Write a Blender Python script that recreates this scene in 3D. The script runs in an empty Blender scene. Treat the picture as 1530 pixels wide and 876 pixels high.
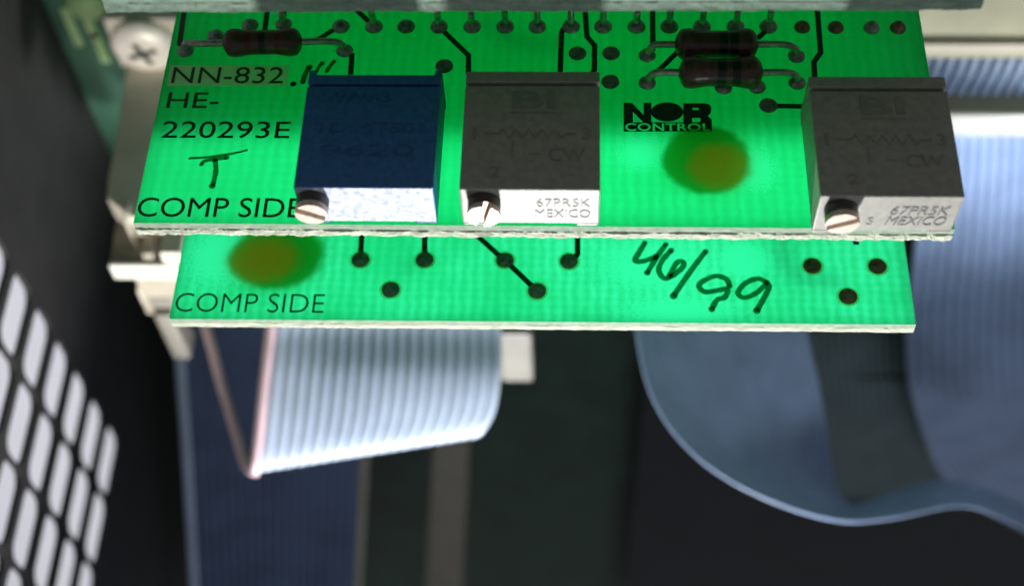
import bpy, bmesh, math, random
from mathutils import Vector, Matrix
random.seed(7)
sc = bpy.context.scene
COL = sc.collection
# ------------------------------------------------------------------ camera (1 unit = 1 cm)
RIGHT = Vector((0.99907325, 0.02945049, -0.03138961))
UP = Vector((-0.00839222, 0.84856085, 0.52903125))
FWD = Vector((-0.04221622, 0.52827754, -0.8480216))
CAM = Vector((0.23475782, -5.63070286, 8.17106361))
FPX = 2118.7
cd = bpy.data.cameras.new('camera')
cam = bpy.data.objects.new('camera', cd)
COL.objects.link(cam)
M3 = Matrix((RIGHT, UP, -FWD)).transposed()
cam.matrix_world = Matrix.Translation(CAM) @ M3.to_4x4()
cd.sensor_width = 36
cd.lens = FPX / 1530 * 36
cd.clip_start = 0.1
cd.clip_end = 500
cd.dof.use_dof = True
cd.dof.focus_distance = 10.4
cd.dof.aperture_fstop = 0.25
sc.camera = cam
# ------------------------------------------------------------------ world and lamps
w = bpy.data.worlds.new('World')
sc.world = w
w.use_nodes = True
w.node_tree.nodes['Background'].inputs[0].default_value = (0.92, 0.96, 1.0, 1)
w.node_tree.nodes['Background'].inputs[1].default_value = 0.14


def aim(o, target):
    d = Vector(target) - o.location
    o.rotation_euler = d.to_track_quat('-Z', 'Y').to_euler()


def spot(name, loc, target, power, size, blend, radius, color):
    l = bpy.data.lights.new(name, 'SPOT')
    l.energy = power
    l.spot_size = math.radians(size)
    l.spot_blend = blend
    l.shadow_soft_size = radius
    l.color = color
    o = bpy.data.objects.new(name, l)
    COL.objects.link(o)
    o.location = loc
    aim(o, target)
    return o


def area(name, loc, target, power, sx, sy, color):
    l = bpy.data.lights.new(name, 'AREA')
    l.energy = power
    l.shape = 'RECTANGLE'
    l.size = sx
    l.size_y = sy
    l.color = color
    o = bpy.data.objects.new(name, l)
    COL.objects.link(o)
    o.location = loc
    aim(o, target)
    return o


spot('work_lamp', (0.3, -7.7, -10.6), (0.1, 0.2, -0.6), 15500, 80, 0.42, 0.4, (0.95, 0.97, 1.0))
area('outside_lamp', (-6.6, 6.0, -13.0), (-12, 6.0, -13.0), 500, 12, 15, (0.93, 0.93, 1.0))
area('front_fill', (9.0, -15.0, -1.5), (1.5, 3.0, -5.0), 620, 7, 5, (0.78, 0.87, 1.0))  # fill light added in front, not a known source
spot('right_fill', (8.0, -14.0, -3.2), (5.2, 4.6, -4.5), 30000, 14, 1.0, 1.0, (0.85, 0.91, 1.0))  # spot added to brighten the right ribbon and its connector
spot('left_fill', (-3.2, -14.0, -3.4), (-4.5, 4.7, -4.3), 13000, 13, 1.0, 1.0, (1.0, 0.96, 0.90))  # spot added to brighten the left screw and bracket
sc.view_settings.view_transform = 'Standard'
sc.view_settings.look = 'None'
sc.view_settings.exposure = 0
sc.view_settings.gamma = 1
sc.render.engine = 'CYCLES'
sc.cycles.use_denoising = True
sc.cycles.max_bounces = 12
sc.cycles.diffuse_bounces = 8
sc.cycles.transmission_bounces = 8
sc.cycles.sample_clamp_indirect = 8


# ------------------------------------------------------------------ helpers
def at(px, py, d=None, X=None, Y=None, Z=None):
    v = RIGHT * ((px - 765) / FPX) + UP * ((438 - py) / FPX) + FWD
    if d is not None:
        t = d
    elif X is not None:
        t = (X - CAM.x) / v.x
    elif Y is not None:
        t = (Y - CAM.y) / v.y
    else:
        t = (Z - CAM.z) / v.z
    return CAM + v * t


def tag(o, label=None, cat=None, group=None, kind=None):
    for k, v in (('label', label), ('category', cat), ('group', group), ('kind', kind)):
        if v:
            o[k] = v
    return o


def empty(name, loc):
    o = bpy.data.objects.new(name, None)
    COL.objects.link(o)
    o.location = loc
    o.empty_display_size = 0.2
    return o


def link(name, me, mats, parent=None, smooth=False):
    """mesh given in world coordinates; parents only ever carry a translation"""
    if not isinstance(mats, (list, tuple)):
        mats = [mats]
    for m in mats:
        me.materials.append(m)
    o = bpy.data.objects.new(name, me)
    COL.objects.link(o)
    if smooth:
        me.polygons.foreach_set('use_smooth', [True] * len(me.polygons))
    if parent is not None:
        o.parent = parent
        off = Vector((0, 0, 0))
        p = parent
        while p is not None:
            off += p.location
            p = p.parent
        me.transform(Matrix.Translation(-off))
    return o


def mesh(verts, faces, mi=None):
    me = bpy.data.meshes.new('m')
    me.from_pydata([tuple(v) for v in verts], [], faces)
    if mi:
        me.polygons.foreach_set('material_index', mi)
    me.update()
    return me


def bm_box(bm, x0, x1, y0, y1, z0, z1, mi=0):
    vs = [bm.verts.new(p) for p in ((x0, y0, z0), (x1, y0, z0), (x1, y1, z0), (x0, y1, z0),
                                    (x0, y0, z1), (x1, y0, z1), (x1, y1, z1), (x0, y1, z1))]
    for f in ((3, 2, 1, 0), (4, 5, 6, 7), (0, 1, 5, 4), (1, 2, 6, 5), (2, 3, 7, 6), (3, 0, 4, 7)):
        fc = bm.faces.new([vs[i] for i in f])
        fc.material_index = mi


def bm_done(bm, bevel=0, seg=2):
    if bevel:
        bmesh.ops.bevel(bm, geom=list(bm.edges), offset=bevel, segments=seg, profile=0.6, affect='EDGES',
                        clamp_overlap=True)
    bmesh.ops.recalc_face_normals(bm, faces=bm.faces)
    me = bpy.data.meshes.new('m')
    bm.to_mesh(me)
    bm.free()
    return me


def boxes(name, lst, mat, parent=None, bevel=0.0):
    bm = bmesh.new()
    for b in lst:
        bm_box(bm, *b)
    return link(name, bm_done(bm, bevel), mat, parent)


def prism(name, poly, axis_pts, mat, parent=None, bevel=0.0):
    """poly: list of 3-D points (one face), axis_pts: extrusion vector"""
    bm = bmesh.new()
    a = [bm.verts.new(p) for p in poly]
    b = [bm.verts.new(Vector(p) + Vector(axis_pts)) for p in poly]
    n = len(poly)
    bm.faces.new(a)
    bm.faces.new(list(reversed(b)))
    for i in range(n):
        bm.faces.new((a[i], b[i], b[(i + 1) % n], a[(i + 1) % n]))
    return link(name, bm_done(bm, bevel), mat, parent)


def catmull(pts, n):
    P = [Vector(p) for p in pts]
    P = [P[0] * 2 - P[1]] + P + [P[-1] * 2 - P[-2]]
    out = []
    for i in range(1, len(P) - 2):
        p0, p1, p2, p3 = P[i - 1:i + 3]
        for k in range(n):
            t = k / n
            out.append(0.5 * ((2 * p1) + (p2 - p0) * t + (2 * p0 - 5 * p1 + 4 * p2 - p3) * t * t
                              + (3 * p1 - p0 - 3 * p2 + p3) * t ** 3))
    out.append(P[-2])
    return out


def tube_mesh(path, rad, sides=10, side_dirs=None, flat=1.0, caps=True):
    verts, faces = [], []
    prev = None
    n = len(path)
    for i, p in enumerate(path):
        t = (path[min(i + 1, n - 1)] - path[max(i - 1, 0)]).normalized()
        if side_dirs:
            u = side_dirs[i]
            u = (u - t * u.dot(t)).normalized()
        elif prev is None:
            u = t.orthogonal().normalized()
        else:
            u = (prev - t * prev.dot(t)).normalized()
        prev = u
        v = t.cross(u)
        r = rad[i] if isinstance(rad, (list, tuple)) else rad
        for k in range(sides):
            a = 2 * math.pi * k / sides
            verts.append(p + u * (r * math.cos(a)) + v * (r * flat * math.sin(a)))
    for i in range(n - 1):
        for k in range(sides):
            k2 = (k + 1) % sides
            faces.append((i * sides + k, i * sides + k2, (i + 1) * sides + k2, (i + 1) * sides + k))
    if caps:
        faces.append(tuple(reversed(range(sides))))
        faces.append(tuple(range((n - 1) * sides, n * sides)))
    return mesh(verts, faces)


def lathe_mesh(profile, origin, axis, seg=24, mi=None, sx=1.0):
    """profile: list of (distance along axis, radius)"""
    axis = Vector(axis).normalized()
    u = axis.orthogonal().normalized()
    v = axis.cross(u)
    verts, faces, m = [], [], []
    for (s, r) in profile:
        for k in range(seg):
            a = 2 * math.pi * k / seg
            verts.append(Vector(origin) + axis * s + u * (r * math.cos(a)) + v * (r * math.sin(a)))
    for i in range(len(profile) - 1):
        for k in range(seg):
            k2 = (k + 1) % seg
            faces.append((i * seg + k, i * seg + k2, (i + 1) * seg + k2, (i + 1) * seg + k))
            m.append(mi[i] if mi else 0)
    faces.append(tuple(reversed(range(seg))))
    m.append(mi[0] if mi else 0)
    faces.append(tuple(range((len(profile) - 1) * seg, len(profile) * seg)))
    m.append(mi[-1] if mi else 0)
    return mesh(verts, faces, m)


def curve_mesh(cu):
    o = bpy.data.objects.new('tmp', cu)
    COL.objects.link(o)
    dg = bpy.context.evaluated_depsgraph_get()
    me = bpy.data.meshes.new_from_object(o.evaluated_get(dg))
    bpy.data.objects.remove(o)
    me.materials.clear()
    return me


def text_mesh(s, offset=0.0, spacing=1.0, extrude=0.0):
    cu = bpy.data.curves.new('t', 'FONT')
    cu.body = s
    cu.offset = offset
    cu.space_character = spacing
    cu.extrude = extrude
    cu.resolution_u = 4
    return curve_mesh(cu)


def fit(me, o, ex, ey, ez=None, thick=0.0):
    """map the mesh's xy bounding box onto origin o + ex (width vector) + ey (height vector)"""
    xs = [v.co.x for v in me.vertices]
    ys = [v.co.y for v in me.vertices]
    x0, x1, y0, y1 = min(xs), max(xs), min(ys), max(ys)
    n = Vector(ex).cross(Vector(ey)).normalized()
    for v in me.vertices:
        a = (v.co.x - x0) / (x1 - x0)
        b = (v.co.y - y0) / (y1 - y0)
        z = thick if v.co.z > 0 else 0
        v.co = Vector(o) + Vector(ex) * a + Vector(ey) * b + n * z
    me.update()
    return me


def board_text(s, x0, x1, ytop, ybot, Z, mat, parent, name='lettering', offset=0.0, spacing=1.0, dx=0):
    a = at(x0, ybot, Z=Z)
    b = at(x1, ybot, Z=Z)
    c = at(x0, ytop, Z=Z)
    me = text_mesh(s, offset, spacing, 0.01)
    fit(me, a, (b.x - a.x, 0, 0), (dx, c.y - a.y, 0), thick=0.003)
    return link(name, me, mat, parent)


def stroke(name, pts, width, Z, mat, parent, smooth=True):
    """a flat pen stroke with round ends lying on a board"""
    P = [at(x, y, Z=Z) for (x, y) in pts]
    if smooth and len(P) > 2:
        P = catmull(P, 6)
    wd = [width * (0.9 + 0.2 * random.random()) for _ in P]
    wd[-1] *= 1.25
    verts, faces = [], []
    for i, p in enumerate(P):
        t = (P[min(i + 1, len(P) - 1)] - P[max(i - 1, 0)]).normalized()
        n = Vector((-t.y, t.x, 0)) * (wd[i] / 2)
        verts += [p + n, p - n]
    for i in range(len(P) - 1):
        faces.append((2 * i + 1, 2 * i + 3, 2 * i + 2, 2 * i))
    for e, q in ((0, P[0]), (len(P) - 1, P[-1])):
        b = len(verts)
        r = wd[e] / 2
        for k in range(12):
            a = math.pi * 2 * k / 12
            verts.append(q + Vector((r * math.cos(a), r * math.sin(a), 0.0006)))
        faces.append(tuple(range(b, b + 12)))
    return link(name, mesh(verts, faces), mat, parent)


# ------------------------------------------------------------------ materials
def nt(name):
    m = bpy.data.materials.new(name)
    m.use_nodes = True
    n = m.node_tree
    for x in list(n.nodes):
        n.nodes.remove(x)
    out = n.nodes.new('ShaderNodeOutputMaterial')
    return m, n, out


def N(n, typ, **kw):
    x = n.nodes.new(typ)
    for k, v in kw.items():
        if k in x.inputs.keys():
            x.inputs[k].default_value = v
        else:
            setattr(x, k, v)
    return x


def pbr(name, col, rough=0.5, metal=0.0, var=0.12, scale=8.0, bump=0.0, bscale=40.0, spec=0.5, col2=None, stretch=(1, 1, 1)):
    m, n, out = nt(name)
    p = N(n, 'ShaderNodeBsdfPrincipled', Roughness=rough, Metallic=metal)
    p.inputs['Specular IOR Level'].default_value = spec
    tc = N(n, 'ShaderNodeTexCoord')
    mp = N(n, 'ShaderNodeMapping')
    mp.inputs['Scale'].default_value = stretch
    n.links.new(tc.outputs['Object'], mp.inputs[0])
    ns = N(n, 'ShaderNodeTexNoise', Scale=scale, Detail=5.0)
    n.links.new(mp.outputs[0], ns.inputs['Vector'])
    rp = N(n, 'ShaderNodeValToRGB')
    c2 = col2 or tuple(max(0, c * (1 - 2 * var)) for c in col)
    c1 = col if col2 else tuple(min(1, c * (1 + var)) for c in col)
    rp.color_ramp.elements[0].color = (*c2, 1)
    rp.color_ramp.elements[1].color = (*c1, 1)
    rp.color_ramp.elements[0].position = 0.3
    rp.color_ramp.elements[1].position = 0.7
    n.links.new(ns.outputs[0], rp.inputs[0])
    n.links.new(rp.outputs[0], p.inputs['Base Color'])
    if bump:
        nb = N(n, 'ShaderNodeTexNoise', Scale=bscale, Detail=3.0)
        n.links.new(mp.outputs[0], nb.inputs['Vector'])
        bp = N(n, 'ShaderNodeBump', Strength=bump, Distance=0.02)
        n.links.new(nb.outputs[0], bp.inputs['Height'])
        n.links.new(bp.outputs[0], p.inputs['Normal'])
    n.links.new(p.outputs[0], out.inputs[0])
    return m


def translucent(name, tcol, dcol, mix=0.75, weave=0.0, tcol2=None, gloss=0.35, rough=0.35, spots=()):
    """glass-fibre laminate: lets scattered light through; weave gives the fibre bundles"""
    m, n, out = nt(name)
    tc = N(n, 'ShaderNodeTexCoord')
    tr = N(n, 'ShaderNodeBsdfTranslucent')
    df = N(n, 'ShaderNodeBsdfDiffuse')
    tr.inputs[0].default_value = (*tcol, 1)
    df.inputs[0].default_value = (*dcol, 1)
    bp = None
    if weave:
        def math2(op, x, y):
            q = N(n, 'ShaderNodeMath', operation=op)
            for k, v in enumerate((x, y)):
                if isinstance(v, (int, float)):
                    q.inputs[k].default_value = v
                else:
                    n.links.new(v, q.inputs[k])
            return q.outputs[0]

        def noise(sc3, detail):
            mp = N(n, 'ShaderNodeMapping')
            mp.inputs['Scale'].default_value = sc3
            n.links.new(tc.outputs['Object'], mp.inputs[0])
            q = N(n, 'ShaderNodeTexNoise', Scale=1.0, Detail=detail, Roughness=0.65)
            n.links.new(mp.outputs[0], q.inputs['Vector'])
            return q.outputs[0]

        def wave(ax, scale):
            q = N(n, 'ShaderNodeTexWave', Scale=scale, Distortion=2.2, Detail=3.0)
            q.bands_direction = ax
            q.inputs['Detail Scale'].default_value = 2.0
            n.links.new(tc.outputs['Object'], q.inputs['Vector'])
            return q.outputs['Fac']

        wx = math2('MULTIPLY', wave('X', 3.6), noise((14.0, 2.5, 1.0), 3.0))
        wy = math2('MULTIPLY', wave('Y', 4.1), noise((3.0, 12.0, 1.0), 3.0))
        grid = math2('ADD', math2('MULTIPLY', wx, 0.85), math2('MULTIPLY', wy, 0.25))
        patchy = noise((1.1, 1.6, 1.0), 4.0)
        fac = math2('ADD', math2('MULTIPLY', grid, patchy), math2('MULTIPLY', patchy, 0.45))
        rp = N(n, 'ShaderNodeValToRGB')
        rp.color_ramp.elements[0].position = 0.20
        rp.color_ramp.elements[1].position = 0.62
        rp.color_ramp.elements[0].color = (*tcol, 1)
        c2 = tcol2 or tcol
        rp.color_ramp.elements[1].color = (*[a + (b - a) * weave for a, b in zip(tcol, c2)], 1)
        n.links.new(fac, rp.inputs[0])
        last_t = rp.outputs[0]
        last_d = None
        # soft-edged spots: pale scuffs, a dark green halo, an olive core
        for (cx, cy, rx, ry, edge, tc_, dc_, nsc, nzamp) in spots:
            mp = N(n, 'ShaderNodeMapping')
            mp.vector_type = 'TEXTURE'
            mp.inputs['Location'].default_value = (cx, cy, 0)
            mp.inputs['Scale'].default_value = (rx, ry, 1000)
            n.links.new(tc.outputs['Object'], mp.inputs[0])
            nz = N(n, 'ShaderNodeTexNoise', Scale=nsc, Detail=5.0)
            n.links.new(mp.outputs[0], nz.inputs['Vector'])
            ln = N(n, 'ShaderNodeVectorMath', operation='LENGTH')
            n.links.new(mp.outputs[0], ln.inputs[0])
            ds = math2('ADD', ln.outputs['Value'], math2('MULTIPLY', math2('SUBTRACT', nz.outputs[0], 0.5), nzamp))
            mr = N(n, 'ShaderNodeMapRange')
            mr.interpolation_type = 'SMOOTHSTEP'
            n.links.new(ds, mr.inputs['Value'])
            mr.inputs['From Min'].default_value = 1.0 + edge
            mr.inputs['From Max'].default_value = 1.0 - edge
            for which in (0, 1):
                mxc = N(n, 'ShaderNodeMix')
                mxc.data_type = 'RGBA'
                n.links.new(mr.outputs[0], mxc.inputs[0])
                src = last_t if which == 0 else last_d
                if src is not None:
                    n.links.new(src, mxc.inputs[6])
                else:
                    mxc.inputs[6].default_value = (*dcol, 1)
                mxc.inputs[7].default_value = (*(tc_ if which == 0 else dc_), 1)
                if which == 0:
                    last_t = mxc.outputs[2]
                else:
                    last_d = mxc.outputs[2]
        n.links.new(last_t, tr.inputs[0])
        if last_d is not None:
            n.links.new(last_d, df.inputs[0])
    mx = N(n, 'ShaderNodeMixShader')
    mx.inputs[0].default_value = mix
    n.links.new(df.outputs[0], mx.inputs[1])
    n.links.new(tr.outputs[0], mx.inputs[2])
    gl = N(n, 'ShaderNodeBsdfGlossy', Roughness=rough)
    lw = N(n, 'ShaderNodeFresnel', IOR=1.45)
    sc_ = N(n, 'ShaderNodeMath', operation='MULTIPLY')
    sc_.inputs[1].default_value = gloss
    n.links.new(lw.outputs[0], sc_.inputs[0])
    m2 = N(n, 'ShaderNodeMixShader')
    n.links.new(sc_.outputs[0], m2.inputs[0])
    n.links.new(mx.outputs[0], m2.inputs[1])
    n.links.new(gl.outputs[0], m2.inputs[2])
    n.links.new(m2.outputs[0], out.inputs[0])
    return m




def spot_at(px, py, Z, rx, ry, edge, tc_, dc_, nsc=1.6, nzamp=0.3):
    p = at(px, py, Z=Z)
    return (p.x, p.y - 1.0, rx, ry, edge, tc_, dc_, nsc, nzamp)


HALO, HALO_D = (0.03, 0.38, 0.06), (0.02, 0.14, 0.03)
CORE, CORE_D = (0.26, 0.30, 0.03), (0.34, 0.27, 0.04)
SCUFF, SCUFF_D = (0.16, 0.96, 0.60), (0.12, 0.34, 0.18)
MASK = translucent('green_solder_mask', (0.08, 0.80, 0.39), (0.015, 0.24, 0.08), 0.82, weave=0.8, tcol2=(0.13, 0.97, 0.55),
                   spots=(spot_at(1128, 252, 0, 0.14, 0.18, 0.35, SCUFF, SCUFF_D, 11, 2.6), spot_at(960, 228, 0, 0.16, 0.14, 0.4, SCUFF, SCUFF_D, 11, 2.6),
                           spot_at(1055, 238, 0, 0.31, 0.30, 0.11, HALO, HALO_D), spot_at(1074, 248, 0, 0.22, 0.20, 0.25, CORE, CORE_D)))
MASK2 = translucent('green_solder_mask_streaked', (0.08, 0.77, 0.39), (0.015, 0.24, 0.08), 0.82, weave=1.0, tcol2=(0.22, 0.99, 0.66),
                    spots=(spot_at(1112, 388, -1.2, 0.19, 0.17, 0.2, SCUFF, SCUFF_D, 9, 1.5), spot_at(975, 396, -1.2, 0.4, 0.22, 0.4, SCUFF, SCUFF_D, 16, 2.6),
                            spot_at(1010, 465, -1.2, 0.4, 0.12, 0.4, SCUFF, SCUFF_D, 14, 2.6), spot_at(325, 385, -1.2, 0.25, 0.25, 0.4, SCUFF, SCUFF_D, 12, 2.6),
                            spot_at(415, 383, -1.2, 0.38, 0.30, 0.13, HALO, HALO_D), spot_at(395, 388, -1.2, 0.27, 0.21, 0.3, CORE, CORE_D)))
MASK3 = translucent('green_solder_mask_upper', (0.08, 0.80, 0.39), (0.015, 0.24, 0.08), 0.82, weave=0.6, tcol2=(0.13, 0.97, 0.55))
LAM = translucent('bare_laminate', (0.55, 0.85, 0.45), (0.5, 0.6, 0.35), 0.7)
WINDOW = translucent('unmasked_window', (0.9, 0.95, 0.8), (0.85, 0.82, 0.6), 0.5)
FIBRE = pbr('cut_glass_fibre', (0.62, 0.62, 0.48), 0.8, 0, col2=(0.34, 0.38, 0.25), scale=9, bump=0.6, bscale=30, stretch=(1, 3, 3))
FIBRE_T = pbr('scored_glass_fibre', (0.34, 0.42, 0.29), 0.8, 0, col2=(0.22, 0.31, 0.2), scale=14, bump=0.3, bscale=30)
COPPER = pbr('masked_copper_trace', (0.012, 0.045, 0.02), 0.45, 0, var=0.2)
INK = pbr('etched_lettering', (0.008, 0.035, 0.012), 0.5, 0, var=0.2)
MARKER = translucent('green_marker_ink', (0.02, 0.34, 0.14), (0.0, 0.03, 0.015), 0.5)
SOLDER = pbr('dull_solder', (0.30, 0.30, 0.27), 0.42, 0.75, var=0.25, scale=25, bump=0.5, bscale=25)
PADMASK = pbr('tented_pad', (0.15, 0.21, 0.15), 0.42, 0.1, var=0.3, scale=25, bump=0.5, bscale=20)
RUSTY = pbr('brown_oxidised_solder', (0.22, 0.14, 0.08), 0.55, 0.5, var=0.3, scale=25, bump=0.5)
LEAD = pbr('tinned_wire', (0.45, 0.43, 0.38), 0.35, 0.85, var=0.2, scale=20)
BLUE = pbr('blue_moulded_plastic', (0.034, 0.14, 0.36), 0.5, 0, var=0.12, scale=20, bump=0.12, bscale=60)
GREY = pbr('dark_grey_moulded_plastic', (0.33, 0.31, 0.255), 0.5, 0, var=0.08, scale=18, bump=0.12, bscale=60)
SPECK = pbr('speckled_overlit_end', (0.80, 0.80, 0.88), 0.6, 0, col2=(0.26, 0.31, 0.52), scale=26, bump=0.1)  # blue plastic whitened as if overlit
GREYD = pbr('recessed_plastic_marking', (0.255, 0.24, 0.195), 0.5, 0, var=0.08)
BLUED = pbr('faint_blue_print', (0.028, 0.118, 0.295), 0.5, 0, var=0.2)
PRINT = pbr('grey_ink_print', (0.07, 0.065, 0.07), 0.7, 0, col2=(0.22, 0.21, 0.21), scale=30)
PRINT_F = pbr('faded_ink_print', (0.305, 0.285, 0.24), 0.7, 0, col2=(0.33, 0.31, 0.255), scale=24)
BRASS = pbr('adjusting_screw_brass', (0.62, 0.50, 0.40), 0.4, 0.35, var=0.1, scale=30)
BARREL = pbr('shaded_screw_barrel', (0.05, 0.04, 0.032), 0.45, 0, var=0.1)  # barrel colour darkened to stand for its shade
RES = pbr('brown_resistor_lacquer', (0.10, 0.038, 0.032), 0.28, 0, var=0.25, scale=20)
RBLACK = pbr('black_resistor_band', (0.006, 0.006, 0.006), 0.3, 0, var=0.2)
RRED = pbr('red_resistor_band', (0.12, 0.012, 0.012), 0.3, 0, var=0.2)
TANT = pbr('orange_capacitor_resin', (0.55, 0.20, 0.03), 0.4, 0, var=0.15)
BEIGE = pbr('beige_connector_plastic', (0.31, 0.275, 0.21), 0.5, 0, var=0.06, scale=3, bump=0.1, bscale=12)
OLIVE = pbr('olive_beige_plastic', (0.22, 0.21, 0.135), 0.5, 0, var=0.06, scale=3)
LIT_FRONT = pbr('lit_front_plastic', (0.58, 0.56, 0.49), 0.45, 0, var=0.04, scale=3)  # beige lightened for front faces turned to the lamp
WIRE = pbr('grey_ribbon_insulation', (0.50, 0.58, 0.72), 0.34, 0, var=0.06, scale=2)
WIRE_D = pbr('shaded_ribbon_insulation', (0.085, 0.12, 0.22), 0.42, 0, var=0.1, scale=2)  # ribbon grey darkened to stand for the shade it hangs in
WIRE_B = pbr('blue_ribbon_insulation', (0.33, 0.43, 0.64), 0.4, 0, var=0.08, scale=2)
LOOP_SHADE = pbr('shaded_loop_insulation', (0.13, 0.18, 0.19), 0.5, 0, var=0.1, scale=2)  # inside of the loop, its shade put into the colour
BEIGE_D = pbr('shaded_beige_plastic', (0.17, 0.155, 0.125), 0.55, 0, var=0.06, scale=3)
BEIGE_L = pbr('lifted_beige_plastic', (0.66, 0.60, 0.50), 0.5, 0, var=0.06, scale=3)  # beige lightened to make up for shade on upper parts
FIBRE_U = pbr('shaded_cut_fibre', (0.26, 0.34, 0.25), 0.8, 0, col2=(0.15, 0.21, 0.15), scale=9, bump=0.4, bscale=30, stretch=(1, 3, 3))  # cut fibre darkened for the half shade on the top board
WIRE_D2 = pbr('slate_blue_tooth', (0.10, 0.135, 0.19), 0.5, 0, var=0.1, scale=4)
PINK = pbr('pink_marker_wire', (0.74, 0.52, 0.55), 0.34, 0, var=0.06, scale=2)
STEEL = pbr('nickel_screw', (0.95, 0.87, 0.76), 0.4, 0.15, var=0.06)
DARKM = pbr('charcoal_painted_steel', (0.022, 0.020, 0.020), 0.6, 0, var=0.12, scale=2, bump=0.05)
BACK_DARK = pbr('background_dark', (0.010, 0.013, 0.019), 0.55, 0, var=0.15, scale=1)  # stands for the unlit depth behind the ribbons
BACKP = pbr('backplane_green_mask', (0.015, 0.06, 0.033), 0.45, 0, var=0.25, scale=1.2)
WALLM = pbr('white_wall_paint', (0.80, 0.80, 0.82), 0.9, 0, var=0.02, scale=1)


# ------------------------------------------------------------------ setting: backplane, cabinet side, wall outside
wall = boxes('wall', [(-9.3, -9.0, -8, 16, -30, 4)], WALLM)
tag(wall, kind='structure')
bp_root = empty('backplane', (1.0, 5.0, -22.0))
tag(bp_root, 'dark green backplane circuit board standing behind the small plug-in boards', 'circuit board')
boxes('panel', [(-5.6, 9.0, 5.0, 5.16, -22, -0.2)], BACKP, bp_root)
for (px, py, ln) in ((128, 22, 0.7), (150, 70, 0.5), (108, 40, 0.6)):
    a = at(px, py, Y=4.99)
    boxes('trace', [(a.x - 0.05, a.x + 0.05, 4.975, 4.997, a.z - ln / 2, a.z + ln / 2)], LAM, bp_root)
a = at(128, 8, Y=4.97)
link('solder_joint', lathe_mesh([(0, .22), (.05, .2), (.1, .12), (.12, .02)], (a.x, 4.997, a.z), (0, -1, 0), 20), LAM, bp_root, True)

# perforated side panel: long slots cut along Y in a sheet at x = -5.5
PX = -5.5
SY = [2.63, 1.77, 0.90, 0.03, -0.84, -1.71]
SZ = [-3.52 - 0.702 * k + 0.0 for k in range(7)]

def poly2d(cu, pts):
    s = cu.splines.new('POLY')
    s.points.add(len(pts) - 1)
    for q, p in zip(s.points, pts):
        q.co = (p[0], p[1], 0, 1)
    s.use_cyclic_u = True


hl, hw, PY, PZ, TH = 0.415, 0.275, 0.868, 0.702, 0.06
bm = bmesh.new()
for r, y in enumerate(SY):
    off = -0.05 * (r - 1)
    y0, y1 = y - PY / 2, y + PY / 2
    zs = [z + off for z in SZ] if r else []
    ztop = (zs[0] + PZ / 2) if zs else -0.5
    zbot = (zs[-1] - PZ / 2) if zs else -0.5
    if zs:
        bm_box(bm, PX - TH, PX, y0, y1, ztop, -0.5)
        bm_box(bm, PX - TH, PX, y0, y1, -22, zbot)
    else:
        bm_box(bm, PX - TH, PX, y0, y1, -22, -0.5)
    for z in zs:
        hole = []
        rc_ = 0.17
        for q, (su, sv) in enumerate(((1, 1), (1, -1), (-1, -1), (-1, 1))):
            for k in range(6):
                an = math.pi / 2 * (q + k / 5)
                hole.append((su * (hl - rc_) + rc_ * math.sin(an), sv * (hw - rc_) + rc_ * math.cos(an)))
        outer = []
        for (u, v) in hole:
            k = max(abs(u) / (PY / 2), abs(v) / (PZ / 2))
            outer.append((u / k, v / k))
        lay = []
        for x in (PX, PX - TH):
            lay.append(([bm.verts.new((x, y + u, z + v)) for u, v in hole], [bm.verts.new((x, y + u, z + v)) for u, v in outer]))
        n_ = len(hole)
        for k in range(n_):
            k2 = (k + 1) % n_
            for h, o in lay:
                bm.faces.new((h[k], h[k2], o[k2], o[k]))
            bm.faces.new((lay[0][0][k], lay[0][0][k2], lay[1][0][k2], lay[1][0][k]))
            (u, v), (u2, v2) = outer[k], outer[k2]
            if abs(u - u2) > 1e-6 and abs(v - v2) > 1e-6:
                cy = math.copysign(PY / 2, u if abs(u) > abs(u2) else u2)
                cz = math.copysign(PZ / 2, v if abs(v) > abs(v2) else v2)
                for (h, o), x in zip(lay, (PX, PX - TH)):
                    bm.faces.new((o[k], o[k2], bm.verts.new((x, y + cy, z + cz))))
bm_box(bm, PX - TH, PX, SY[0] + PY / 2, 4.999, -22, -0.5)
bm_box(bm, PX - TH, PX, -6, SY[-1] - PY / 2, -22, -0.5)
bmesh.ops.remove_doubles(bm, verts=bm.verts, dist=1e-4)
pan = link('perforated_panel', bm_done(bm), DARKM)
tag(pan, 'black steel side panel with rows of long slots, bright light behind', 'panel')


# ------------------------------------------------------------------ circuit boards
W2 = 2.874


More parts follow.
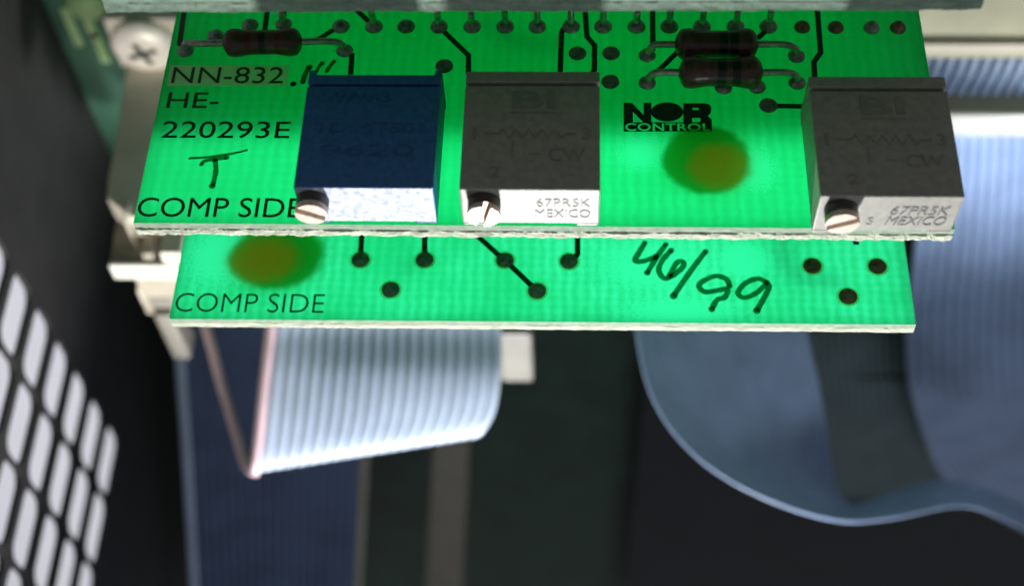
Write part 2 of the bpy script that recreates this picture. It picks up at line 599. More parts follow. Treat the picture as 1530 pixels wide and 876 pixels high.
def substrate(root, xl, xr, yf, yb, zt, th, mask, rough, seedn, yr=0.0, fib=None):
    """laminate sheet; the snapped front edge is scored above and torn below"""
    rnd = random.Random(seedn)
    nx = 360
    prof = [(0.0, 0.0, 0.0), (-0.004, 0.25, 0.15), (-0.006, 0.42, 0.35), (-0.022, 0.50, 0.8), (-0.024, 0.78, 1.0), (-0.01, 1.0, 1.0)]
    cols = []
    dr = [0.0] * len(prof)
    for i in range(nx + 1):
        t = i / nx
        x = xl + (xr - xl) * t
        c = []
        for j, (dy, fz, r) in enumerate(prof):
            dr[j] = dr[j] * 0.72 + rnd.uniform(-1, 1) * 0.5
            c.append((x + 0.0, yf + yr * t + (dy + dr[j] * 0.022 * r) * rough, zt - th * fz + dr[j] * 0.010 * r * rough))
        c[-1] = (c[-1][0], c[-1][1], zt - th + dr[-1] * 0.006 * rough)
        cols.append(c)
    verts, faces, mi = [], [], []
    m = len(prof)
    for c in cols:
        x = c[0][0]
        verts += [(x, yb, zt)] + c + [(x, yb, zt - th)]
    s = m + 2
    for i in range(nx):
        a, b = i * s, (i + 1) * s
        for j in range(s - 1):
            faces.append((a + j, a + j + 1, b + j + 1, b + j))
            mi.append(0 if j in (0, s - 2) else (2 if j <= 2 else 1))
        faces.append((a + s - 1, a, b, b + s - 1))
        mi.append(1)
    faces.append(tuple(reversed(range(s))))
    mi.append(1)
    faces.append(tuple(range(nx * s, nx * s + s)))
    mi.append(1)
    me = mesh(verts, faces, mi)
    bm = bmesh.new()
    bm.from_mesh(me)
    bmesh.ops.recalc_face_normals(bm, faces=bm.faces)
    bm.to_mesh(me)
    bm.free()
    return link('substrate', me, [mask, fib or FIBRE, fib or FIBRE_T], root)


def joint(root, px, py, Z, r=0.07, hgt=0.045, mat=None, pin=0.0, ring=False, name='solder_joint', back=0.0):
    p = at(px, py, Z=Z)
    j = random.uniform(0.85, 1.15)
    o = link(name, lathe_mesh([(0.001, r), (0.008, r * .99), (hgt * .4, r * .86), (hgt * .8 * j, r * .55), (hgt * j, r * .2)], p, (0, 0, 1), 20),
             mat or SOLDER, root, True)
    if ring:
        vs, fs = [], []
        for k in range(28):
            a = 2 * math.pi * k / 28
            for rr in (r + 0.001, r + 0.017):
                vs.append((p.x + rr * math.cos(a), p.y + rr * math.sin(a), Z + 0.003))
        for k in range(28):
            b = (k + 1) % 28
            fs.append((2 * k, 2 * k + 1, 2 * b + 1, 2 * b))
        link('clearance_ring', mesh(vs, fs), LAM, o)
    if pin:
        pth = catmull([p + Vector((0, 0, 0.0)), p + Vector((0, back * .3, pin * .5)), p + Vector((0, back, pin))], 4)
        link('pin', tube_mesh(pth, 0.026, 10), LEAD, o, True)
    return o


def trace(root, pts, Z, wd=0.042, up=True, mat=None):
    """copper track, a low raised strip"""
    P = [at(x, y, Z=0 if up is None else Z) for (x, y) in pts]
    zt = Z + 0.0025
    bm = bmesh.new()
    L, Rr = [], []
    for i, p in enumerate(P):
        d0 = (P[i] - P[i - 1]).normalized() if i else (P[1] - P[0]).normalized()
        d1 = (P[i + 1] - P[i]).normalized() if i < len(P) - 1 else d0
        t = (d0 + d1).normalized()
        n = Vector((-t.y, t.x, 0)) * (wd / 2 / max(0.6, t.dot(d0)))
        L.append(bm.verts.new((p.x + n.x, p.y + n.y, zt)))
        Rr.append(bm.verts.new((p.x - n.x, p.y - n.y, zt)))
    fs = [bm.faces.new((Rr[i], Rr[i + 1], L[i + 1], L[i])) for i in range(len(P) - 1)]
    ex = bmesh.ops.extrude_face_region(bm, geom=fs)
    for g in ex['geom']:
        if isinstance(g, bmesh.types.BMVert):
            g.co.z += 0.004
    return link('trace', bm_done(bm), mat or COPPER, root)


def resistor(root, xa, ya, xb, yb, Z, r, pa, pb, bands):
    A = at(xa, ya, Z=Z)
    B = at(xb, yb, Z=Z)
    ax = B - A
    Lr = ax.length
    prof, mi = [], []
    nn = 40
    for i in range(nn + 1):
        t = i / nn
        e = min(t, 1 - t)
        rr = r * (0.86 + 0.14 * (math.cos(min(1, abs(e - 0.16) / 0.2) * math.pi) * .5 + .5))
        if e < 0.10:
            rr *= math.sqrt(max(0.06, 1 - ((0.10 - e) / 0.10) ** 2))
        prof.append((t * Lr, rr))
    for i in range(nn):
        t = (i + .5) / nn
        k = 0
        for (b0, b1, idx) in bands:
            if b0 <= t <= b1:
                k = idx
        mi.append(k)
    o = link('resistor', lathe_mesh(prof, A, ax, 24, mi), [RES, RBLACK, RRED], root, True)
    d = ax.normalized()
    for end, sgn, pp in ((A, -1, pa), (B, 1, pb)):
        q = at(pp[0], pp[1], Z=0)
        mid = end + d * sgn * ((q - end).dot(d) * sgn * 0.62)
        pth = catmull([end - d * sgn * 0.03, mid, Vector((q.x - sgn * d.x * 0.02, q.y, Z * 0.7)), Vector((q.x, q.y, -0.002))], 7)
        link('lead', tube_mesh(pth, 0.027, 10), LEAD, o, True)
    return o


def xz_text(s, x0, x1, z0, z1, y, mat, parent, name='print', shear=0.0, offset=0.0):
    me = text_mesh(s, offset, 1.0, 0.01)
    fit(me, (x0, y, z0), (x1 - x0, 0, 0), (shear, 0, z1 - z0), thick=0.002)
    return link(name, me, mat, parent)


def top_text(s, x0, x1, y0, y1, z, mat, parent, name='moulded_marking', offset=0.0):
    me = text_mesh(s, offset, 1.0, 0.01)
    fit(me, (x0, y0, z), (x1 - x0, 0, 0), (0, y1 - y0, 0), thick=0.004)
    return link(name, me, mat, parent)


def trimmer(root, x, y, w_, d_, h_, mat, label, kind, slot_deg, cxo, zs=0.295, r=0.113):
    """square trimmer potentiometer lying on the board, its screw looking out over the front edge"""
    bm = bmesh.new()
    rim = 0.10
    z0 = 0.035
    bm_box(bm, x, x + w_, y, y + d_ - rim - 0.03, z0, h_)              # main block
    bm_box(bm, x + 0.012, x + w_ - 0.012, y + d_ - rim - 0.0302, y + d_ - rim + 0.0002, z0, h_ - 0.03)  # groove
    if kind == 'grey':
        bm_box(bm, x + 0.0, x + w_ - 0.0, y + d_ - rim, y + d_, z0, h_ + 0.004)   # rim
    else:
        bm_box(bm, x, x + w_, y + d_ - rim, y + d_ - 0.02, z0, h_ - 0.001)
        for xx in (x - 0.004, x + w_ - 0.05):
            bm_box(bm, xx, xx + 0.055, y + d_ - 0.0205, y + d_ + 0.03, z0, h_ - 0.01)
    for (a0, a1) in ((x + 0.004, x + 0.20), (x + w_ - 0.16, x + w_ - 0.004)):     # feet
        bm_box(bm, a0, a1, y + 0.004, y + 0.12, 0.001, z0 + 0.0005)
        bm_box(bm, a0, a1, y + d_ - 0.12, y + d_ - 0.004, 0.001, z0 + 0.0005)
    t = link('trimmer', bm_done(bm, 0.013, 3), mat, root)
    t['label'] = label
    # screw: barrel, and a head of two half discs either side of the slot
    cx = x + cxo
    yb, yf = y + 0.01, y - 0.085
    bm = bmesh.new()
    seg = 32
    ring0 = [bm.verts.new((cx + r * math.cos(2 * math.pi * k / seg), yb, zs + r * math.sin(2 * math.pi * k / seg))) for k in range(seg)]
    ring1 = [bm.verts.new((cx + r * math.cos(2 * math.pi * k / seg), yf, zs + r * math.sin(2 * math.pi * k / seg))) for k in range(seg)]
    for k in range(seg):
        bm.faces.new((ring0[k], ring0[(k + 1) % seg], ring1[(k + 1) % seg], ring1[k]))
    bm.faces.new(ring1)
    sl = math.radians(slot_deg)
    hwid = 0.026
    for sgn in (1, -1):
        pts = []
        a0 = math.asin(hwid / r)
        for k in range(17):
            a = a0 + (math.pi - 2 * a0) * k / 16
            ux, uz = r * math.cos(a), r * math.sin(a) * sgn
            pts.append((cx + ux * math.cos(sl) - uz * math.sin(sl), zs + ux * math.sin(sl) + uz * math.cos(sl)))
        f = [bm.verts.new((p[0], yf - 0.045, p[1])) for p in pts]
        g = [bm.verts.new((p[0], yf + 0.0005, p[1])) for p in pts]
        bm.faces.new(f)
        for k in range(len(pts)):
            k2 = (k + 1) % len(pts)
            bm.faces.new((f[k], f[k2], g[k2], g[k]))
    me = bm_done(bm)
    me.polygons.foreach_set('material_index', [1 if k < seg else 0 for k in range(len(me.polygons))])
    link('screw', me, [BRASS, BARREL], t)
    return t


# ---- board in front: NN-832
b1 = empty('circuit_board', (0, 1.0, -0.16))
tag(b1, 'green board marked NN-832 carrying three square trimmers along its edge', 'circuit board', 'small plug-in boards')
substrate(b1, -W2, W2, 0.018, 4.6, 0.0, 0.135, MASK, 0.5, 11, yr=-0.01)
XS = [509.6, 559, 607, 656, 705.5, 755, 803, 853, 901, 951, 1000, 1049, 1099, 1148]
for i, x in enumerate(XS):
    joint(b1, x, 40, 0, 0.07, 0.06, SOLDER if i not in (2, 10) else PADMASK, pin=random.uniform(.16, .24) if i not in (0, 2) else 0, back=random.uniform(-.02, .05))
for x, y, m in ((1198.5, 41, RUSTY), (1248.7, 41.5, RUSTY), (1302, 42, SOLDER), (1341.5, 42, RUSTY)):
    joint(b1, x, y, 0, 0.062, 0.06, m)
for x, y in ((322, 54), (374, 38), (424, 36)):
    joint(b1, x, y, 0, 0.066, 0.05, SOLDER, pin=0.12 if x > 400 else 0)
for x, y in ((863, 80), (913, 80), (912, 122.5), (664, 99), (1148, 158)):
    joint(b1, x, y, 0, 0.068, 0.02, PADMASK)
for x, y in ((277, 76), (515, 76), (967, 83), (967, 124), (1081, 131), (1131, 130), (1190, 84), (1191, 124)):
    joint(b1, x, y, 0, 0.066, 0.05, SOLDER)
for pts in ([(276, 12), (268.6, 65), (277, 75)], [(400, 12), (396, 45)], [(424, 12), (424, 34)], [(503, 42), (474, 60)],
            [(532, 14), (557, 38)], [(660, 44), (700, 83), (700, 112)], [(526, 80), (524, 112)], [(842, 42), (839, 50), (837, 112)],
            [(874, 14), (877, 55), (888.5, 68), (888, 104), (884, 112)], [(975, 14), (975.5, 76)], [(1014, 76), (972, 118)], [(1146, 44), (1132, 58)],
            [(1221, 14), (1226, 79), (1216, 93), (1218, 130)], [(1150, 158.5), (1215, 159.5)]):
    trace(b1, pts, 0.0)
# tracks under the laminate, seen through it
trace(b1, [(727, 40), (739, 69), (790, 83), (840, 84)], -0.146, 0.05)
patch = [at(*p, Z=0.0035) for p in ((249, 128), (427.5, 128), (433, 97), (255, 97))]
link('bare_window', mesh(patch, [(0, 1, 2, 3)]), WINDOW, b1)
board_text('NN-832', 255.5, 422, 100, 124, 0.006, INK, b1, offset=-0.004)
board_text('HE-', 248, 325, 138, 161, 0.003, INK, b1, offset=0.0)
board_text('220293E', 240, 432, 181, 206, 0.003, INK, b1, offset=0.0)
board_text('COMP SIDE', 203, 449, 295, 324, 0.003, INK, b1)
# the NOR CONTROL mark

def lg(x, y):
    p = at(900 + x / 4.865, 130 + y / 4.865, Z=0.003)
    return (p.x, p.y)


for sh in ([(155, 115), (215, 115), (300, 205), (300, 115), (356, 115), (356, 262), (300, 262), (222, 180), (222, 257), (155, 257)],
           [(588, 118), (740, 118), (778, 128), (792, 150), (788, 190), (765, 212), (795, 235), (795, 257), (712, 257), (712, 226), (652, 226), (652, 257), (588, 257)]):
    cu = bpy.data.curves.new('n', 'CURVE')
    cu.dimensions = '2D'
    cu.fill_mode = 'BOTH'
    poly2d(cu, [lg(*p) for p in sh])
    if sh[0][0] > 500:
        poly2d(cu, [lg(655, 152), lg(700, 152), lg(700, 168), lg(655, 168)])
    me = curve_mesh(cu)
    me.transform(Matrix.Translation((0, 0, 0.006)))
    link('logo_lettering', me, INK, b1)
el = []
for k in range(40):
    a = 2 * math.pi * k / 40
    x, y = lg(470 + 118 * math.cos(a), 186 + 70 * math.sin(a))
    el.append((x, y, 0.0125))
link('logo_lettering', mesh(el, [tuple(range(40))]), INK, b1)
# a dark strip with the word CONTROL cut out of it
def outline_loops(me):
    bm = bmesh.new()
    bm.from_mesh(me)
    bmesh.ops.remove_doubles(bm, verts=bm.verts, dist=1e-5)
    nxt = {}
    for e in bm.edges:
        if len(e.link_faces) == 1:
            a, b = e.verts
            nxt.setdefault(a.index, []).append(b.index)
            nxt.setdefault(b.index, []).append(a.index)
    bm.verts.ensure_lookup_table()
    seen, loops = set(), []
    for st in nxt:
        if st in seen:
            continue
        lp, cur, prev = [], st, None
        while cur not in seen:
            seen.add(cur)
            lp.append(bm.verts[cur].co.copy())
            c = [q for q in nxt[cur] if q != prev and q not in seen]
            prev = cur
            if not c:
                break
            cur = c[0]
        loops.append(lp)
    bm.free()
    return loops


tmm = text_mesh('CONTROL', 0.018, 1.06, 0.0)
p0, p1, p2 = lg(166, 319), lg(786, 319), lg(166, 262)
fit(tmm, (p0[0], p0[1], 0), (p1[0] - p0[0], 0, 0), (0, p2[1] - p0[1], 0))
cu = bpy.data.curves.new('n', 'CURVE')
cu.dimensions = '2D'
cu.fill_mode = 'BOTH'
poly2d(cu, [lg(155, 324), lg(798, 324), lg(795, 256), lg(155, 256)])
for lp in outline_loops(tmm):
    poly2d(cu, lp)
me = curve_mesh(cu)
me.transform(Matrix.Translation((0, 0, 0.0045)))
link('logo_strip', me, INK, b1)


def c1(x, y):
    return (140 + x / 3.98, y / 3.98)


def c4(x, y):
    return (140 + x / 2.737, 180 + y / 2.737)


for pts, wd in (([c1(1183, 500), c1(1188, 497)], 0.05), ([c1(1243, 488), c1(1258, 440), c1(1282, 398)], 0.05),
                ([c1(1325, 425), c1(1338, 398), c1(1358, 375)], 0.04), ([c1(1385, 425), c1(1403, 395), c1(1428, 365)], 0.04)):
    stroke('handwriting', pts, wd * .8, 0.005, MARKER, b1)
for pts, wd in (([c4(390, 156), c4(480, 150), c4(560, 138), c4(625, 121)], 0.016), ([c4(395, 152), c4(470, 147), c4(610, 126)], 0.012),
                ([c4(440, 180), c4(455, 165), c4(500, 158), c4(545, 152)], 0.032), ([c4(496, 160), c4(500, 200), c4(492, 245), c4(485, 268)], 0.038)):
    stroke('handwriting', pts, wd, 0.005, MARKER, b1)


def c6(x, y):
    return (900 + x / 3.06, 330 + y / 3.06)


resistor(b1, 333, 64, 452, 62, 0.12, 0.108, (277, 76), (515, 76), [(.3, .37, 2), (.47, .56, 1), (.68, .74, 2)])
resistor(b1, 1008, 66, 1133, 66, 0.12, 0.12, (967, 83), (1190, 84), [(.52, .62, 1), (.66, .76, 1)])
resistor(b1, 1014, 108, 1140, 108, 0.12, 0.12, (967, 124), (1191, 124), [(.46, .56, 1), (.62, .72, 1)])

# trimmers
t1 = trimmer(b1, -1.662, 0.022, 0.953, 1.02, 0.436, BLUE, 'dark blue square trimmer beside the COMP SIDE lettering', 'blue', -28, 0.115)
boxes('overlit_end_sheet', [(-1.662 + 0.012, -1.662 + 0.941, 0.0185, 0.0215, 0.042, 0.430)], SPECK, t1)  # pale sheet carrying the strong front light as colour
for (s, y0, y1, x0, x1) in (('1-WW-3', .74, .83, .12, .60), ('1DIMT501', .47, .56, .13, .85), ('9620', .27, .37, .15, .80)):
    top_text(s, -1.662 + x0, -1.662 + x1, 0.022 + y0, 0.022 + y1, 0.4365, BLUED, t1, 'faint_print')
t2 = trimmer(b1, -0.533, 0.012, 0.953, 1.04, 0.436, GREY, 'dark grey square trimmer in the middle with a bright slotted screw', 'grey', 75, 0.165)
t3 = trimmer(b1, 1.885, -0.03, 0.953, 1.04, 0.436, GREY, 'dark grey square trimmer at the right corner reading MEXICO', 'grey', 25, 0.155)
for t, x, y in ((t2, -0.533, 0.012), (t3, 1.885, -0.03)):
    top_text('BI', x + .34, x + .64, y + .70, y + .86, 0.4365, GREYD, t, offset=0.02)
    boxes('moulded_marking', [(x + .33, x + .64, y + .655, y + .668, .4365, .4395)], GREYD, t)
    top_text('1', x + .07, x + .095, y + .43, y + .53, 0.4365, GREYD, t)
    top_text('3', x + .83, x + .89, y + .43, y + .53, 0.4365, GREYD, t)
    # zigzag of the resistor symbol and its wiper
    zz = [(.15, .48), (.25, .48)] + [(.28 + .045 * k, .52 if k % 2 == 0 else .44) for k in range(10)] + [(.72, .48), (.79, .48)]
    vs, fs = [], []
    for k, (a, b) in enumerate(zz):
        vs += [(x + a, y + b + .006, .4395), (x + a, y + b - .012, .4395)]
        if k:
            fs.append((2 * k - 2, 2 * k - 1, 2 * k + 1, 2 * k))
    link('moulded_marking', mesh(vs, fs), GREYD, t)
    boxes('moulded_marking', [(x + .345, x + .357, y + .27, y + .41, .4365, .4395)], GREYD, t)
    boxes('moulded_marking', [(x + .46, x + .54, y + .295, y + .307, .4365, .4395)], GREYD, t)
    top_text('CW', x + .60, x + .85, y + .24, y + .35, 0.4365, GREYD, t)
    top_text('2', x + .20, x + .27, y + .10, y + .19, 0.4365, GREYD, t)
x, y = 1.885, -0.03
xz_text('67PR5K', x + .49, x + .88, .225, .325, y - .0025, PRINT, t3, shear=0.015)
xz_text('MEXICO', x + .48, x + .88, .105, .205, y - .0025, PRINT, t3, shear=0.015)
xz_text('S', x + .355, x + .40, .105, .19, y - .0025, PRINT_F, t3)
x, y = -0.533, 0.012
xz_text('67PR5K', x + .52, x + .89, .235, .33, y - .0025, PRINT_F, t2, offset=-0.004)
xz_text('MEXICO', x + .51, x + .89, .11, .205, y - .0025, PRINT_F, t2, offset=-0.004)

# ---- board below
Z2 = -1.2
b2 = empty('circuit_board', (0, 1.0, Z2 - 0.16))
tag(b2, 'green board below, marked COMP SIDE and hand-dated 46/99', 'circuit board', 'small plug-in boards')
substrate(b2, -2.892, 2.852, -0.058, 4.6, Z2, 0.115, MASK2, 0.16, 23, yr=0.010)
for x, y in ((538.8, 388.7), (634.6, 389), (754.5, 389.5), (850, 391), (583.6, 433.5), (802.5, 435.4)):
    joint(b2, x, y, Z2, 0.072, 0.018, PADMASK, ring=True)
for x, y in ((1213.7, 398), (1310.8, 398.6), (1267, 443.7)):
    joint(b2, x, y, Z2, 0.072, 0.018, RUSTY, ring=True)
for pts in ([(542, 330), (539, 380)], [(635, 330), (634.6, 380)], [(690, 332), (751, 387)], [(758, 393), (798, 431)],
            [(863, 330), (863, 380), (858, 387)], [(1279, 340), (1279, 366)]):
    trace(b2, pts, Z2, 0.045)
trace(b2, [(1163, 350), (1168, 405), (1190, 430), (1260, 438)], Z2 - 0.126, 0.05)
trace(b2, [(600, 425), (630, 400)], Z2 - 0.126, 0.04)
board_text('COMP SIDE', 260, 483, 438, 466, Z2 + 0.003, INK, b2, offset=-0.012)
for pts in ([c6(195, 100), c6(165, 150), c6(148, 182), c6(185, 185), c6(245, 165)], [c6(290, 108), c6(250, 165), c6(205, 238)],
            [c6(315, 135), c6(275, 180), c6(258, 225), c6(280, 262), c6(315, 255), c6(365, 215), c6(370, 188), c6(340, 192), c6(308, 252)],
            [c6(472, 140), c6(400, 235), c6(325, 345)],
            [c6(582, 300), c6(568, 268), c6(520, 253), c6(462, 275), c6(442, 300), c6(470, 325), c6(530, 318), c6(572, 312), c6(560, 350), c6(525, 362), c6(500, 405)],
            [c6(752, 282), c6(712, 265), c6(655, 285), c6(620, 330), c6(650, 352), c6(705, 330), c6(750, 290), c6(762, 305), c6(738, 355), c6(706, 412)]):
    stroke('handwriting', pts, 0.045, Z2 + 0.005, MARKER, b2)


# ---- board above, only its edge shows
Z3 = 1.36
b3 = empty('circuit_board', (0, 2.0, 1.2))
tag(b3, 'uppermost green board, only its pale cut edge showing along the top', 'circuit board', 'small plug-in boards')
substrate(b3, -2.895, 2.885, 0.905, 4.6, Z3, 0.16, MASK3, 0.35, 31, yr=0.02, fib=FIBRE_U)


# ------------------------------------------------------------------ ribbon cables
def ribbon(name, left, right, n, mat, label, rad=0.06, first=None, firstn=1, group='flat ribbon cables', sub=8, last=None, flat=0.34, tail=None):
    """left / right: matching lists of points along both edges; every wire is a tube of its own"""
    root = empty(name, (Vector(left[-1]) + Vector(right[-1])) / 2)
    tag(root, label, 'cable', group)
    Lc, Rc = catmull(left, sub), catmull(right, sub)
    side = [(b - a).normalized() for a, b in zip(Lc, Rc)]
    for i in range(n):
        t = (i + 0.5) / n
        path = [a.lerp(b, t) for a, b in zip(Lc, Rc)]
        wd = [max(0.02, (b - a).length / n * 0.52) for a, b in zip(Lc, Rc)]
        sd = side
        if tail and i == 0:                                   # the marker wire parts from the flat cable past the fold
            path = catmull([p_ for p_ in path[:tail[0] * sub + 1:sub]] + tail[1], sub)
            wd = [0.062] * len(path)
            sd = None
        m = first if (first and i < firstn) else (last if (last and i == n - 1) else mat)
        link('wire', tube_mesh(path, wd, 10, sd, flat=flat if sd else 0.9), m, root, True)
    return root


def E(lst):
    return [at(x, y, d=d) for (x, y, d) in lst]


ribbon('ribbon_cable',
       E([(402, 425, 14.9), (396, 490, 15.0), (387, 560, 15.02), (379, 640, 15.1), (373, 694, 15.2), (372, 706, 15.35), (374, 698, 15.6), (382, 650, 15.75), (392, 560, 15.9), (400, 480, 16.0)]),
       E([(750, 425, 14.9), (749, 490, 15.0), (748, 560, 15.02), (740, 612, 15.1), (722, 645, 15.2), (716, 652, 15.35), (718, 645, 15.6), (726, 600, 15.75), (735, 520, 15.9), (740, 450, 16.0)]),
       20, WIRE, 'pale grey ribbon cable with a pink edge wire folded below the lower board', first=PINK, flat=0.24,
       tail=(5, E([(366, 692, 15.6), (350, 640, 15.75), (328, 566, 15.9), (308, 490, 16.0), (290, 430, 16.1)])))
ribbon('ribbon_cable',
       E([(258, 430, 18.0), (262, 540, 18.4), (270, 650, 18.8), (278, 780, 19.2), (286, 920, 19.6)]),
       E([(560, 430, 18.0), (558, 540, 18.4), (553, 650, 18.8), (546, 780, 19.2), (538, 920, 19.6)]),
       20, WIRE_D, 'shade-darkened blue ribbon cable hanging straight behind the folded one', first=WIRE, last=BEIGE)
ribbon('ribbon_cable',
       E([(945, 430, 15.0), (950, 500, 15.0), (968, 580, 15.0), (1005, 645, 15.0), (1065, 702, 15.0), (1150, 748, 15.0), (1250, 778, 15.1), (1330, 775, 15.4), (1430, 757, 15.6), (1490, 772, 15.7), (1570, 812, 15.8)]),
       E([(1198, 430, 16.4), (1206, 500, 16.4), (1222, 570, 16.5), (1234, 640, 16.7), (1242, 700, 17.0), (1254, 742, 17.2), (1280, 757, 17.4), (1340, 735, 17.6), (1405, 720, 17.6), (1470, 733, 17.7), (1560, 770, 17.8)]),
       20, WIRE_B, 'blue grey ribbon cable looping under to the right below the boards')
ribbon('ribbon_cable',
       [at(1376, 150, Y=4.82), at(1380, 200, Y=4.72), at(1374, 280, Y=4.5), at(1364, 380, Y=4.2),
        at(1354, 470, Y=3.9), at(1356, 560, Y=3.7), at(1376, 640, Y=3.6), at(1408, 712, Y=3.6), at(1465, 756, Y=3.6), at(1545, 800, Y=3.7)],
       [at(1704, 150, Y=4.82), at(1708, 200, Y=4.72), at(1708, 280, Y=4.5), at(1708, 380, Y=4.2),
        at(1706, 470, Y=3.9), at(1708, 560, Y=3.7), at(1718, 625, Y=3.6), at(1740, 672, Y=3.6), at(1780, 700, Y=3.6), at(1840, 730, Y=3.7)],
       20, WIRE_B, 'wide blue grey ribbon cable dropping from the beige connector at right', flat=0.9)
ribbon('ribbon_cable',  # added ribbon standing for the shaded inside of the loop
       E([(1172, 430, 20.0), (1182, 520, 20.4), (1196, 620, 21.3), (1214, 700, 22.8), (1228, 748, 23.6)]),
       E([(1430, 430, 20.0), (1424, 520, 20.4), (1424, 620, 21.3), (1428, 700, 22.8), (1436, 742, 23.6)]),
       20, LOOP_SHADE, 'added ribbon cable darkened like the shaded inside of the blue loop', flat=0.5)

# ------------------------------------------------------------------ connectors and small hardware behind
# right: cable connector on the backplane
rc = empty('cable_connector', (5.2, 5.0, -4.8))
tag(rc, 'beige ribbon connector with its lit front coloured cream beside the right-hand trimmer', 'connector')
zu = at(1460, 82, Y=4.5).z
boxes('housing', [(2.4, 7.4, 4.45, 4.995, zu, -2.2)], OLIVE, rc, 0.03)
zr = at(1460, 66, Y=4.36).z
boxes('ridge', [(2.4, 7.4, 4.36, 4.4495, at(1460, 80, Y=4.36).z, zr)], BEIGE, rc, 0.025)
zt = at(1460, 138, Y=4.70).z
ft = at(1460, 172, Z=zt)
fb = at(1460, 203, Y=ft.y)
boxes('clamp_bar', [(2.4, 7.4, ft.y + 0.02, 4.70, fb.z + 0.02, zt)], OLIVE, rc, 0.02)
boxes('lit_front_sheet', [(2.4, 7.4, ft.y, ft.y + 0.0195, fb.z, zt - 0.01)], LIT_FRONT, rc, 0.006)  # lit front of the bar, as a paler sheet
x0, x1 = at(1378, 110, Y=4.6).x, at(1560, 110, Y=4.6).x
k = 0
while x0 + 0.128 * k < x1:
    xx = x0 + 0.128 * k
    lean = 0.05
    link('tooth', tube_mesh([Vector((xx, 4.72, zt - 0.05)), Vector((xx + lean * .5, 4.66, (zt + zu) / 2)), Vector((xx + lean, 4.72, zu + 0.05))], 0.056, 12), WIRE_D2, rc, True)
    k += 1
boxes('back_plate', [(2.4, 7.4, 4.93, 4.996, fb.z - 0.3, zu - 0.005)], DARKM, rc)

# left: stepped connector end with its fixing screw
lc = empty('card_connector', (-4.4, 5.0, -4.6))
tag(lc, 'beige connector end with a crosshead screw left of the boards', 'connector')
s = at(217, 64, Y=4.7)
za = -3.95
pa0 = at(163, 306, Z=za)
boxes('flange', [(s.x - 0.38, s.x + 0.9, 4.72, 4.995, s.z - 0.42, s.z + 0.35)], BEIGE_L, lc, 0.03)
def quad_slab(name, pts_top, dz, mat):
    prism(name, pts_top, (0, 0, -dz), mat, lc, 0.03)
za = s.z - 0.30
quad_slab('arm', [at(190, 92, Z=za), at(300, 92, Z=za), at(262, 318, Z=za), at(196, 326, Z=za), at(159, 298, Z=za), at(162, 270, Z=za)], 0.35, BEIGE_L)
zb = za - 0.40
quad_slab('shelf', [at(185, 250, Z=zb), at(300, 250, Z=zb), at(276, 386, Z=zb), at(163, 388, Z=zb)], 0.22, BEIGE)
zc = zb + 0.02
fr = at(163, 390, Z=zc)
boxes('lit_shelf_front', [(fr.x, at(285, 388, Z=zc).x, fr.y - 0.06, fr.y + 0.0, zc - 0.26, zc)], LIT_FRONT, lc, 0.02)  # lit front of the shelf, made paler by colour
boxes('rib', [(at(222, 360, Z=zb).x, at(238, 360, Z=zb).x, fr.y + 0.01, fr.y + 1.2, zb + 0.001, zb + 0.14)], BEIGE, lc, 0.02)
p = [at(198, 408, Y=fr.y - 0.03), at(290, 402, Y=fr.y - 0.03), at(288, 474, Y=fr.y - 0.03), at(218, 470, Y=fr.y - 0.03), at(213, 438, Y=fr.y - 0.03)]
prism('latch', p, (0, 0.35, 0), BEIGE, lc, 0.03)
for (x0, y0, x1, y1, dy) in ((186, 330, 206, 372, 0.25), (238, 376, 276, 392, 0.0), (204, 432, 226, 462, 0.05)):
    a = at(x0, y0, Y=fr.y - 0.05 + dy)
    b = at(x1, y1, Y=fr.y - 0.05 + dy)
    boxes('step', [(a.x, b.x, fr.y - 0.07 + dy, fr.y + 0.22 + dy, b.z, a.z)], BEIGE_L, lc, 0.02)
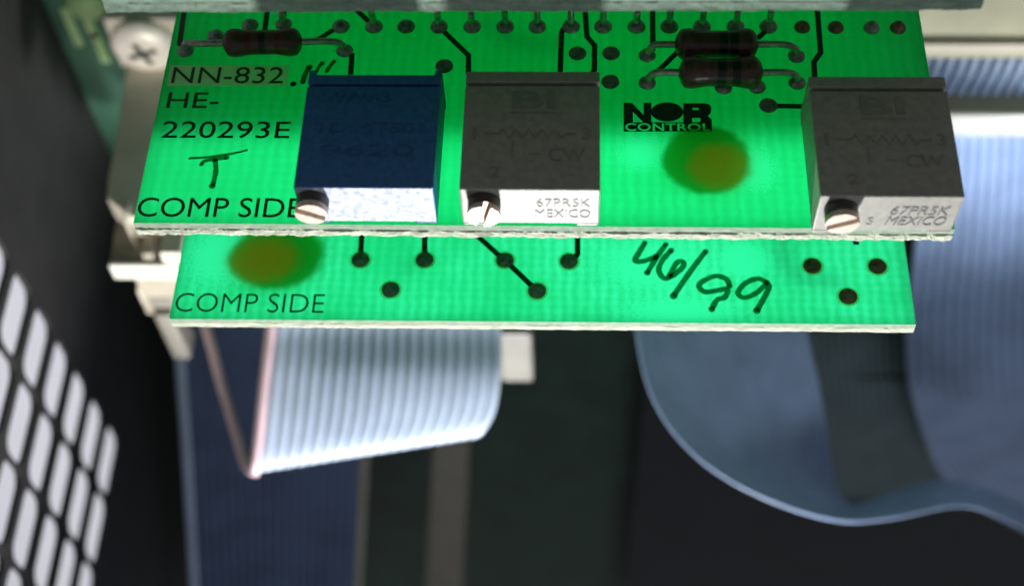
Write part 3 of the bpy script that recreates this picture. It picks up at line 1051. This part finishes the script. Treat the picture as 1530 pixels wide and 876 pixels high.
# pan head; dark inlaid bars stand for the shade of a cross recess
bm = bmesh.new()
seg = 40
R0 = 0.37
hd = link('screw_head', lathe_mesh([(-0.02, 0.30), (0.0, R0), (0.07, R0 * .99), (0.13, R0 * .86), (0.165, R0 * .6), (0.175, R0 * .3), (0.176, 0.02)], (s.x, 4.71, s.z), (0, -1, 0), 36), STEEL, lc, True)
for ang in (20, 110):
    c, d = math.cos(math.radians(ang)), math.sin(math.radians(ang))
    L_, wd = 0.17, 0.035
    q = []
    for (u, v) in ((-L_, -wd), (L_, -wd), (L_, wd), (-L_, wd)):
        q.append((s.x + u * c - v * d, 4.5335 + (0.0004 if ang > 90 else 0), s.z + u * d + v * c))
    prism('cross_inlay', q, (0, 0.03, 0), DARKM, hd)

# plug ends either side of the folded ribbon
pl = empty('ribbon_plug', at(515, 540, d=15.9))
tag(pl, 'beige ribbon plug half hidden under the lower board, its two ends showing', 'connector')
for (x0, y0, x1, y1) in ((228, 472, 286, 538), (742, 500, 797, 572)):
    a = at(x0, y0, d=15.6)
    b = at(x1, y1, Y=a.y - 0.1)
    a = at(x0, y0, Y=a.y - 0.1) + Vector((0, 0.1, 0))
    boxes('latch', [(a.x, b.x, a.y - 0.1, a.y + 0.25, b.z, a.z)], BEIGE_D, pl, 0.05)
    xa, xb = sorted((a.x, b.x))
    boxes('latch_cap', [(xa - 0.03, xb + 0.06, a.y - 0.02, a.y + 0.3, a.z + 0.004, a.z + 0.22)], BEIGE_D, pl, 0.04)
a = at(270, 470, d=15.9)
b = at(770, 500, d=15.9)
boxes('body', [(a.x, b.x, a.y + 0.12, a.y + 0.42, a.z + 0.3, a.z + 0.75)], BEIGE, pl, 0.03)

# upright rail far behind
prism('support_rail', [at(652, 560, Y=3.4), at(706, 560, Y=3.4), at(688, 930, Y=2.4), at(632, 930, Y=2.4)], (0, 0.3, 0), BEIGE, None, 0.04)
tag(bpy.data.objects['support_rail'], 'upright beige rail standing in the dark below the folded ribbon', 'rail')

# near-black sheet added for the darkness at lower right
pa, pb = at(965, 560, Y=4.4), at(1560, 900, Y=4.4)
cp = boxes('dark_sheet', [(pa.x, pb.x + 2, 4.4, 4.46, pb.z - 2, pa.z)], BACK_DARK, None, 0.01)
tag(cp, 'near-black sheet added for the gloom below the looping ribbon', 'panel')
